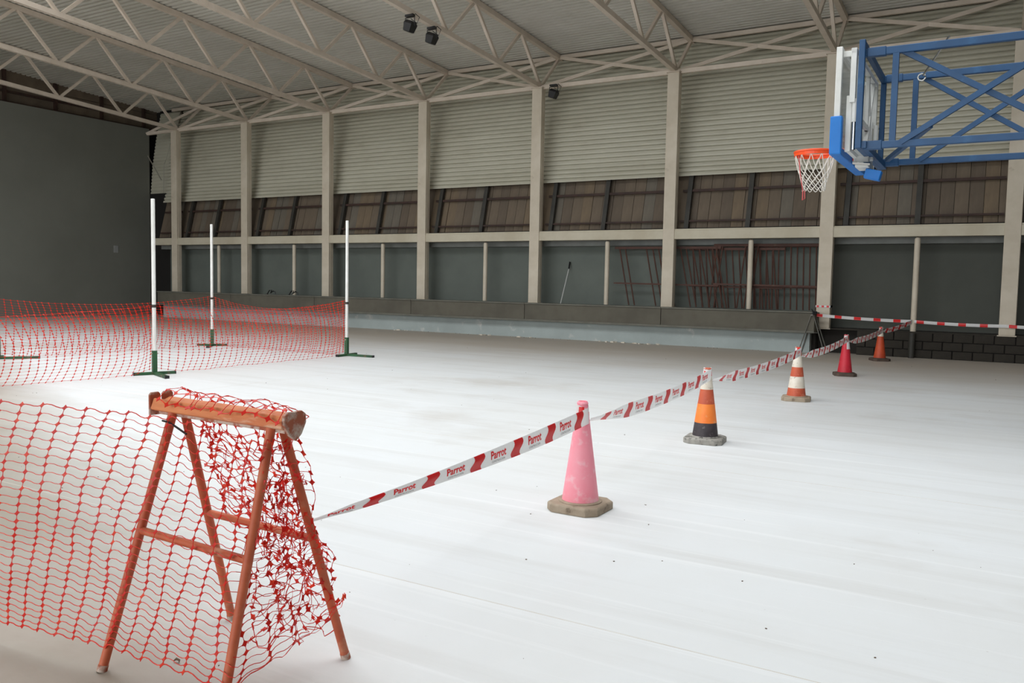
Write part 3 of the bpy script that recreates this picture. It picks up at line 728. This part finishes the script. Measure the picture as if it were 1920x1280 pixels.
def far_net(a, b, label, h0, h1, sag, billow, seed, amp=.08, cell=.127):
    A, B = Vector((*PST[a][:2], 0)), Vector((*PST[b][:2], 0)); L = (B-A).length; dr = (B-A).normalized(); nm = Vector((dr.y, -dr.x, 0))
    nc = round(L*1.03/cell); nr = 21
    def fn(u, v):
        s = u/nc; f = v/nr; w = max(0, sin(pi*max(0, min(1, s))))
        e = max(.0, 1-min(s, 1-s)*nc/4)            # gathered at the poles
        zt_ = h0+(h1-h0)*s - sag*w**.8
        zb_ = .02 + .10*e + .02*noise.noise(Vector((u*.3, seed, 0)))
        p = A.lerp(B, s) + Z*(zb_+(zt_-zb_)*f)
        ph = noise.noise(Vector((u*.11, seed*3.1, 1)))*2
        p += dr*(amp*sin((1-f)*pi*.85+.25*ph) + .03*noise.noise(Vector((u*.25, f*2, seed))))*min(1, w*4)
        p += nm*(billow*w**.5*max(0, sin(pi*f))**.7*(.8+.3*noise.noise(Vector((u*.1, f, seed)))) + .05*noise.noise(Vector((u*.3, f*3, seed+5))))*min(1, w*3)
        p.z = max(p.z, .012)
        return p
    return mesh_net('safety_net', fn, nc, nr, 'netfar', label, 'orange mesh panels of the far enclosure', hw=.0014, vw=.003, kx=.0165, ky=.0185, sub=2, solid=.0015)
far_net('P5', 'P1', 'orange mesh panel running left out of view from the nearest white pole', 1.02, 1.17, .06, .12, 1, .17)
far_net('P1', 'P3', 'orange mesh panel between the nearest white pole and the right corner pole', 1.17, 1.22, .14, .14, 2, .09)
far_net('P3', 'P2', 'orange mesh panel along the back, between right corner and back corner poles', 1.24, 1.22, .26, .10, 3, -.08)
far_net('P2', 'P4', 'orange mesh panel at the back left, in front of the charcoal wall', 1.22, 1.18, .16, -.12, 4, -.1)

# ------------------------------------------------------------------ barrier tape
def text_mesh(body, size, shear=0, bold=0):
    cu = bpy.data.curves.new('txt', 'FONT'); cu.body = body; cu.size = size; cu.shear = shear; cu.offset = bold
    cu.resolution_u = 3; cu.align_x = 'CENTER'; cu.align_y = 'CENTER'
    ob = bpy.data.objects.new('txt', cu); C.objects.link(ob)
    dg = bpy.context.evaluated_depsgraph_get(); me = bpy.data.meshes.new_from_object(ob.evaluated_get(dg))
    v = [tuple(p.co) for p in me.vertices]; f = [tuple(p.vertices) for p in me.polygons]
    bpy.data.objects.remove(ob); bpy.data.curves.remove(cu); bpy.data.meshes.remove(me)
    return v, f
TXT1 = text_mesh('Parrot', .074, .12, .002); TXT2 = text_mesh('CONSTRUCCION', .02, .1, .0)
def smooth01(x): x = max(0, min(1, x)); return x*x*(3-2*x)
def tape(P, Q, sag, label, printed=True, width=.108, period=.475, phase=.3, pinch0=.3, pinch1=0, seed=0, tilt=.25, stripes=.5, twist=0, ease=False):
    P, Q = Vector(P), Vector(Q); L = (Q-P).length; dr = (Q-P).normalized(); nrm = dr.cross(Z).normalized()
    def frame(s):
        k = s/L; c = P.lerp(Q, k) - Z*sag*4*k*(1-k)
        tl = tilt*(1+.8*noise.noise(Vector((s*.9, seed, 2)))) + twist*(1-smooth01(s/(pinch0+.3)))
        w = width*.5
        if ease: w *= .1+.9*smooth01((s+.75*min(1, s*4))/3.4)
        elif pinch0: w *= .28+.72*smooth01(s/pinch0)
        if pinch1: w *= .12+.88*smooth01((L-s)/pinch1)
        return c, (Z*cos(tl)+nrm*sin(tl)), w
    def at(s, v, off=0):
        c, d, w = frame(s); curl = nrm*(.002*sin(v*pi*.9+seed) + .0025*noise.noise(Vector((s*1.3+.37, v*.5+.2, seed+.41))))
        return c + d*w*v + curl + nrm*off
    n = int(L/.045); mb = MB(); V = []
    vv = [-1, -.5, 0, .5, 1]
    for i in range(n+1):
        for v in vv: V.append(at(L*i/n, v))
    mb.add(V, [(i*5+j, (i+1)*5+j, (i+1)*5+j+1, i*5+j+1) for i in range(n) for j in range(4)])
    o = tag(obj('barrier_tape', mb, 'tapewhite', solid=.0008), label, 'barrier tape', 'striped barrier tape')
    s = phase*period - period; k = 0
    while s < L-.03:
        # slanted, wavy-edged red block
        bw = .115 if printed else stripes*period; g = MB(); V = []
        m_ = 8
        for j in range(m_+1):
            v = -1+2*j/m_
            sh = (.022*sin(v*pi*.9)+.012*v) if printed else .0
            for q in range(5):
                ss = min(max(s+sh+bw*(q/4-.5), 0), L)
                V.append((ss, v))
        W3 = [at(a, b, e) for e in (.0014, -.0014) for a, b in V]
        fs = [(j*5+q, j*5+q+1, (j+1)*5+q+1, (j+1)*5+q) for j in range(m_) for q in range(4)]
        nn_ = len(V); g.add(W3, fs + [tuple(i+nn_ for i in reversed(f)) for f in fs])
        if s > .06: obj('red_block', g, 'tapered', o)
        if printed and s+period*.5 < L-.12 and s+period*.5 > .12:
            cx = s+period*.5
            for (tv, tf), dv, m2, nm_ in ((TXT1, .2, 'tapered', 'lettering'), (TXT2, -.62, 'tapeblack', 'small_lettering')):
                g = MB(); g.add([at(cx+x_*(.95 if m2 == 'tapered' else 1), dv+y_*(1.12 if m2 == 'tapered' else 1)/(width*.5), .0018) for x_, y_, z_ in tv], tf)
                obj(nm_, g, m2, o)
        s += period
    return o
def wrap(c, z, r0, label_parent=None): pass
tz = [.69, .69, .68, .68, .70]
d0 = leg('D', .385)+te*.02
tape(d0, (CN[0][0]+.055, CN[0][1]-.01, .70), .03, 'printed red and white tape from the trestle to the pink cone', phase=.89, pinch0=.75, seed=1, tilt=-.1, width=.114, ease=True)
names = ['printed red and white tape from the pink cone to the black-banded cone', 'printed red and white tape from the black-banded cone to the white-banded cone', 'printed red and white tape from the white-banded cone to the crimson cone', 'printed red and white tape from the crimson cone to the farthest cone']
for i in range(4):
    a, b = CN[i], CN[i+1]
    tape((a[0]+.05, a[1]+.03, .665), (b[0]+.05, b[1]-.02, .73), .05, names[i], phase=.62+.1*i, pinch0=.8, seed=2+i*3, tilt=.04, twist=.5, width=.122)
tape((CN[4][0]+.05, CN[4][1]+.03, .70), (-1.92, 22.95, .90), .03, 'short printed tape from the farthest cone to the slim pipe post', phase=.5, pinch0=.2, seed=20, tilt=.0, period=.36)
# tape wound round each cone tip
for i, (x, y) in enumerate(CN):
    lab = ['the pink cone', 'the black-banded cone', 'the white-banded cone', 'the crimson cone', 'the farthest orange cone'][i]
    r0, r1 = (.052, .043) if i == 0 else (.05, .04); zz0, zz1 = (.655, .765) if i == 0 else (.67, .792)
    mb = MB(); V = []; n = 22
    for k in range(n+1):
        a = -2.6 + 5.0*k/n
        dz = .012*sin(k*.5+i)
        V += [(x+r0*cos(a), y+r0*sin(a), zz0+dz), (x+r1*cos(a), y+r1*sin(a), zz1+dz)]
    mb.add(V, [(2*k, 2*k+2, 2*k+3, 2*k+1) for k in range(n)])
    o = tag(obj('tape_loop', mb, 'tapewhite', solid=.001), 'loop of printed tape wound round the tip of ' + lab, 'barrier tape', 'tape loops on cones')
    def onc(a, v, e=.002):
        r = r0+(r1-r0)*v+e; return (x+r*cos(a), y+r*sin(a), zz0+(zz1-zz0)*v)
    g = MB(); V = []
    for k in range(7):
        a = -1.75+ .9*k/6 if i % 2 == 0 else -.2+.8*k/6
        V += [onc(a, 0), onc(a, 1)]
    g.add(V, [(2*k, 2*k+2, 2*k+3, 2*k+1) for k in range(6)])
    obj('red_block', g, 'tapered', o, solid=.001)
    if i < 3:
        ca = -.25 if i % 2 == 0 else -1.0
        g = MB(); g.add([onc(ca+x_*.62/.05, .55+y_*.9/.11, .003) for x_, y_, z_ in TXT1[0]], TXT1[1]); obj('lettering', g, 'tapered', o)
# plain striped tape along the far side
tape((-4.22, 22.62, 1.0), (-1.95, 22.96, .905), .02, 'plain red and white tape from the steel stand to the slim pipe post', printed=False, width=.075, period=.46, pinch0=0, seed=31, tilt=.05, stripes=.36)
tape((-1.88, 22.96, .905), (.1, 22.93, .872), .02, 'plain red and white tape from the slim pipe post to the right column', printed=False, width=.075, period=.46, pinch0=0, seed=33, tilt=.05, stripes=.36)
tape((.1, 22.93, .872), (3.2, 22.9, .87), .03, 'plain red and white tape running out of view from the right column', printed=False, width=.075, period=.46, pinch0=0, seed=35, tilt=.05, stripes=.36)
# tape tied round the column above the stand
x6 = colX[6]; mb = MB()
for s in (0, 1):
    mb.bb(x6-.185, x6+.185, W-.013-.001*s, W-.009, 1.19+s*.004, 1.245-s*.004)
    mb.bb(x6+.178, x6+.19, W-.012, 23.24, 1.195, 1.245)
o = tag(obj('tape_loop', mb, 'tapewhite'), 'striped tape tied round the cream column behind the basketball net', 'barrier tape')
for k in range(3): obj('red_block', MB().bb(x6-.16+k*.125, x6-.1+k*.125, W-.017, W-.013, 1.192, 1.243), 'tapered', o)

# ------------------------------------------------------------------ steel stand at the end of the ledge
def stand():
    x, y = -4.2, 22.5
    t = thing('folding_stand', (x, y, 0), 'thin grey steel folding stand at the end of the ledge', 'stand')
    for dy in (-.22, .16):
        for sx_, top in ((-.3, -.03), (.36, .03)):
            obj('leg', MB().path([(x+top, y+dy*.6, 1.0), (x+sx_+.03*dy, y+dy, .0)], .014, 8), 'standsteel', t, smooth=True)
    obj('top_bar', MB().bar((x, y-.2, 1.0), (x, y+.16, 1.0), .05, .04), 'standsteel', t)
    obj('brace', MB().path([(x-.13, y-.17, .55), (x+.15, y-.17, .55)], .008, 6), 'standsteel', t)
    cl = obj('clamp', MB().box((x+.04, y-.1, 1.06), (.12, .1, .08), Matrix.Rotation(.4, 3, 'Z')), 'blackplastic', t, bevel=.01)
    obj('lever', MB().path([(x+.02, y-.1, 1.08), (x-.03, y-.12, 1.15)], .012, 6), 'blackplastic', cl)
stand()

# ------------------------------------------------------------------ rusty gates leaning in the recess
def gate(x0, x1, zt_, zm, lean, bars, label, ybot=23.3, ytop=23.5, extra=0):
    t = thing('gate_panel', ((x0+x1)/2, ybot, 1.085), label, 'gate', 'rusty barred gates leaning on the wall')
    def yy(z): return ybot+(ytop-ybot)*(z-1.085)/(zt_-1.085)
    obj('rail', MB().bar((x0, yy(zt_), zt_), (x1, yy(zt_), zt_-.01), .04, .07), 'gate', t)
    obj('rail', MB().bar((x0+.05, yy(zm)-.03, zm), (x1, yy(zm)-.03, zm-.03), .035, .045), 'gate', t)
    for b in bars:
        obj('bar', MB().path([(b, yy(zt_), zt_), (b+lean, yy(1.085)+.0, 1.09)], .021, 6), 'gate', t)
    return t
gate(-10.2, -6.95, 2.80, 1.74, .42, [-10.05, -9.87, -9.2, -9.0, -8.82, -8.62, -8.15, -7.98, -7.78, -7.58, -7.35, -7.2, -7.1], 'rusty barred gate leaning behind a cream column, left of the other gates', 23.24, 23.42)
gate(-7.9, -5.2, 2.76, 1.70, .18, [-7.8+.19*k for k in range(13)], 'rusty barred gate half hidden between two others', 23.40, 23.50)
gate(-7.15, -4.28, 2.86, 1.76, -.16, [-7.05, -6.9, -6.25, -6.05, -5.9], 'rusty barred gate leaning the other way, crossing the slim pipe post', 23.28, 23.42)
gate(-6.3, -4.25, 2.84, 1.72, .06, [-6.2+.165*k for k in range(12)], 'closely barred rusty gate leaning beside the basketball net column', 23.44, 23.52)

# ------------------------------------------------------------------ small things
t = thing('broom_handle', (-11.77, 22.95, 1.085), 'thin silver broom pole with black grip leaning on the wall', 'pole')
obj('pole', MB().tube((-11.77, 22.95, 1.085), (-11.87, 23.68, 2.2), .014, 8), 'broom', t, smooth=True)
obj('grip', MB().tube((-11.865, 23.65, 2.16), (-11.885, 23.76, 2.38), .026, 8), 'blackplastic', t, smooth=True)
for x, lab in ((-23.9, 'small black bent handle on the ledge, left of the pair'), (-22.75, 'small black bent handle on the ledge, right of the pair')):
    t = thing('bent_handle', (x, 22.6, 1.085), lab, 'handle', 'black bent handles on the ledge')
    obj('loop', MB().path([(x-.22, 22.6, 1.1), (x-.1, 22.6, 1.24), (x+.02, 22.6, 1.25), (x-.04, 22.6, 1.14), (x+.1, 22.6, 1.22), (x+.2, 22.6, 1.19), (x+.22, 22.6, 1.1)], .02, 6), 'blackplastic', t, smooth=True)
    obj('stub', MB().tube((x-.22, 22.6, 1.085), (x-.22, 22.6, 1.12), .03, 8), 'blackplastic', t)
t = obj('dry_leaf', MB().path([(-2.995, 2.272, .006), (-2.987, 2.282, .014), (-2.971, 2.284, .011), (-2.963, 2.277, .006)], [.002, .006, .005, .002], 6), 'leaf'); tag(t, 'curled brown leaf on the floor beside the trestle', 'leaf')
mb = MB()
for k in range(150):
    x = random.uniform(-14, .6); y = random.choice([random.uniform(2.2, 6), random.uniform(2.2, 22)]); s = random.uniform(.0012, .0035)*(1+y*.05)
    mb.box((x, y, s*.4), (s*2*random.uniform(.6, 1.8), s*2, s), Matrix.Rotation(random.uniform(0, 3), 3, 'Z'))
for k in range(60):
    x = random.uniform(-17, -4.6); y = random.uniform(22.3, 22.64); s = random.uniform(.004, .014)
    mb.box((x, y, s*.4), (s*2, s*1.5, s), Matrix.Rotation(random.uniform(0, 3), 3, 'Z'))
tag(obj('floor_grit', mb, 'leaf'), 'scattered grit and crumbs on the pale floor', 'debris', kind='stuff')
mb = MB()
for k in range(26):
    x = random.choice([-17.6, -14.1, -12.9, -9.6, -8.9]) + random.gauss(0, .3); s = random.uniform(.02, .05)
    mb.box((x, 22.52+random.uniform(-.1, .1), s*.3), (s*2.2, s*1.5, s*.8), Matrix.Rotation(random.uniform(0, 3), 3, 'Z'))
tag(obj('plaster_crumbs', mb, 'whiteband'), 'white plaster crumbs along the foot of the blue plinth', 'debris', kind='stuff')
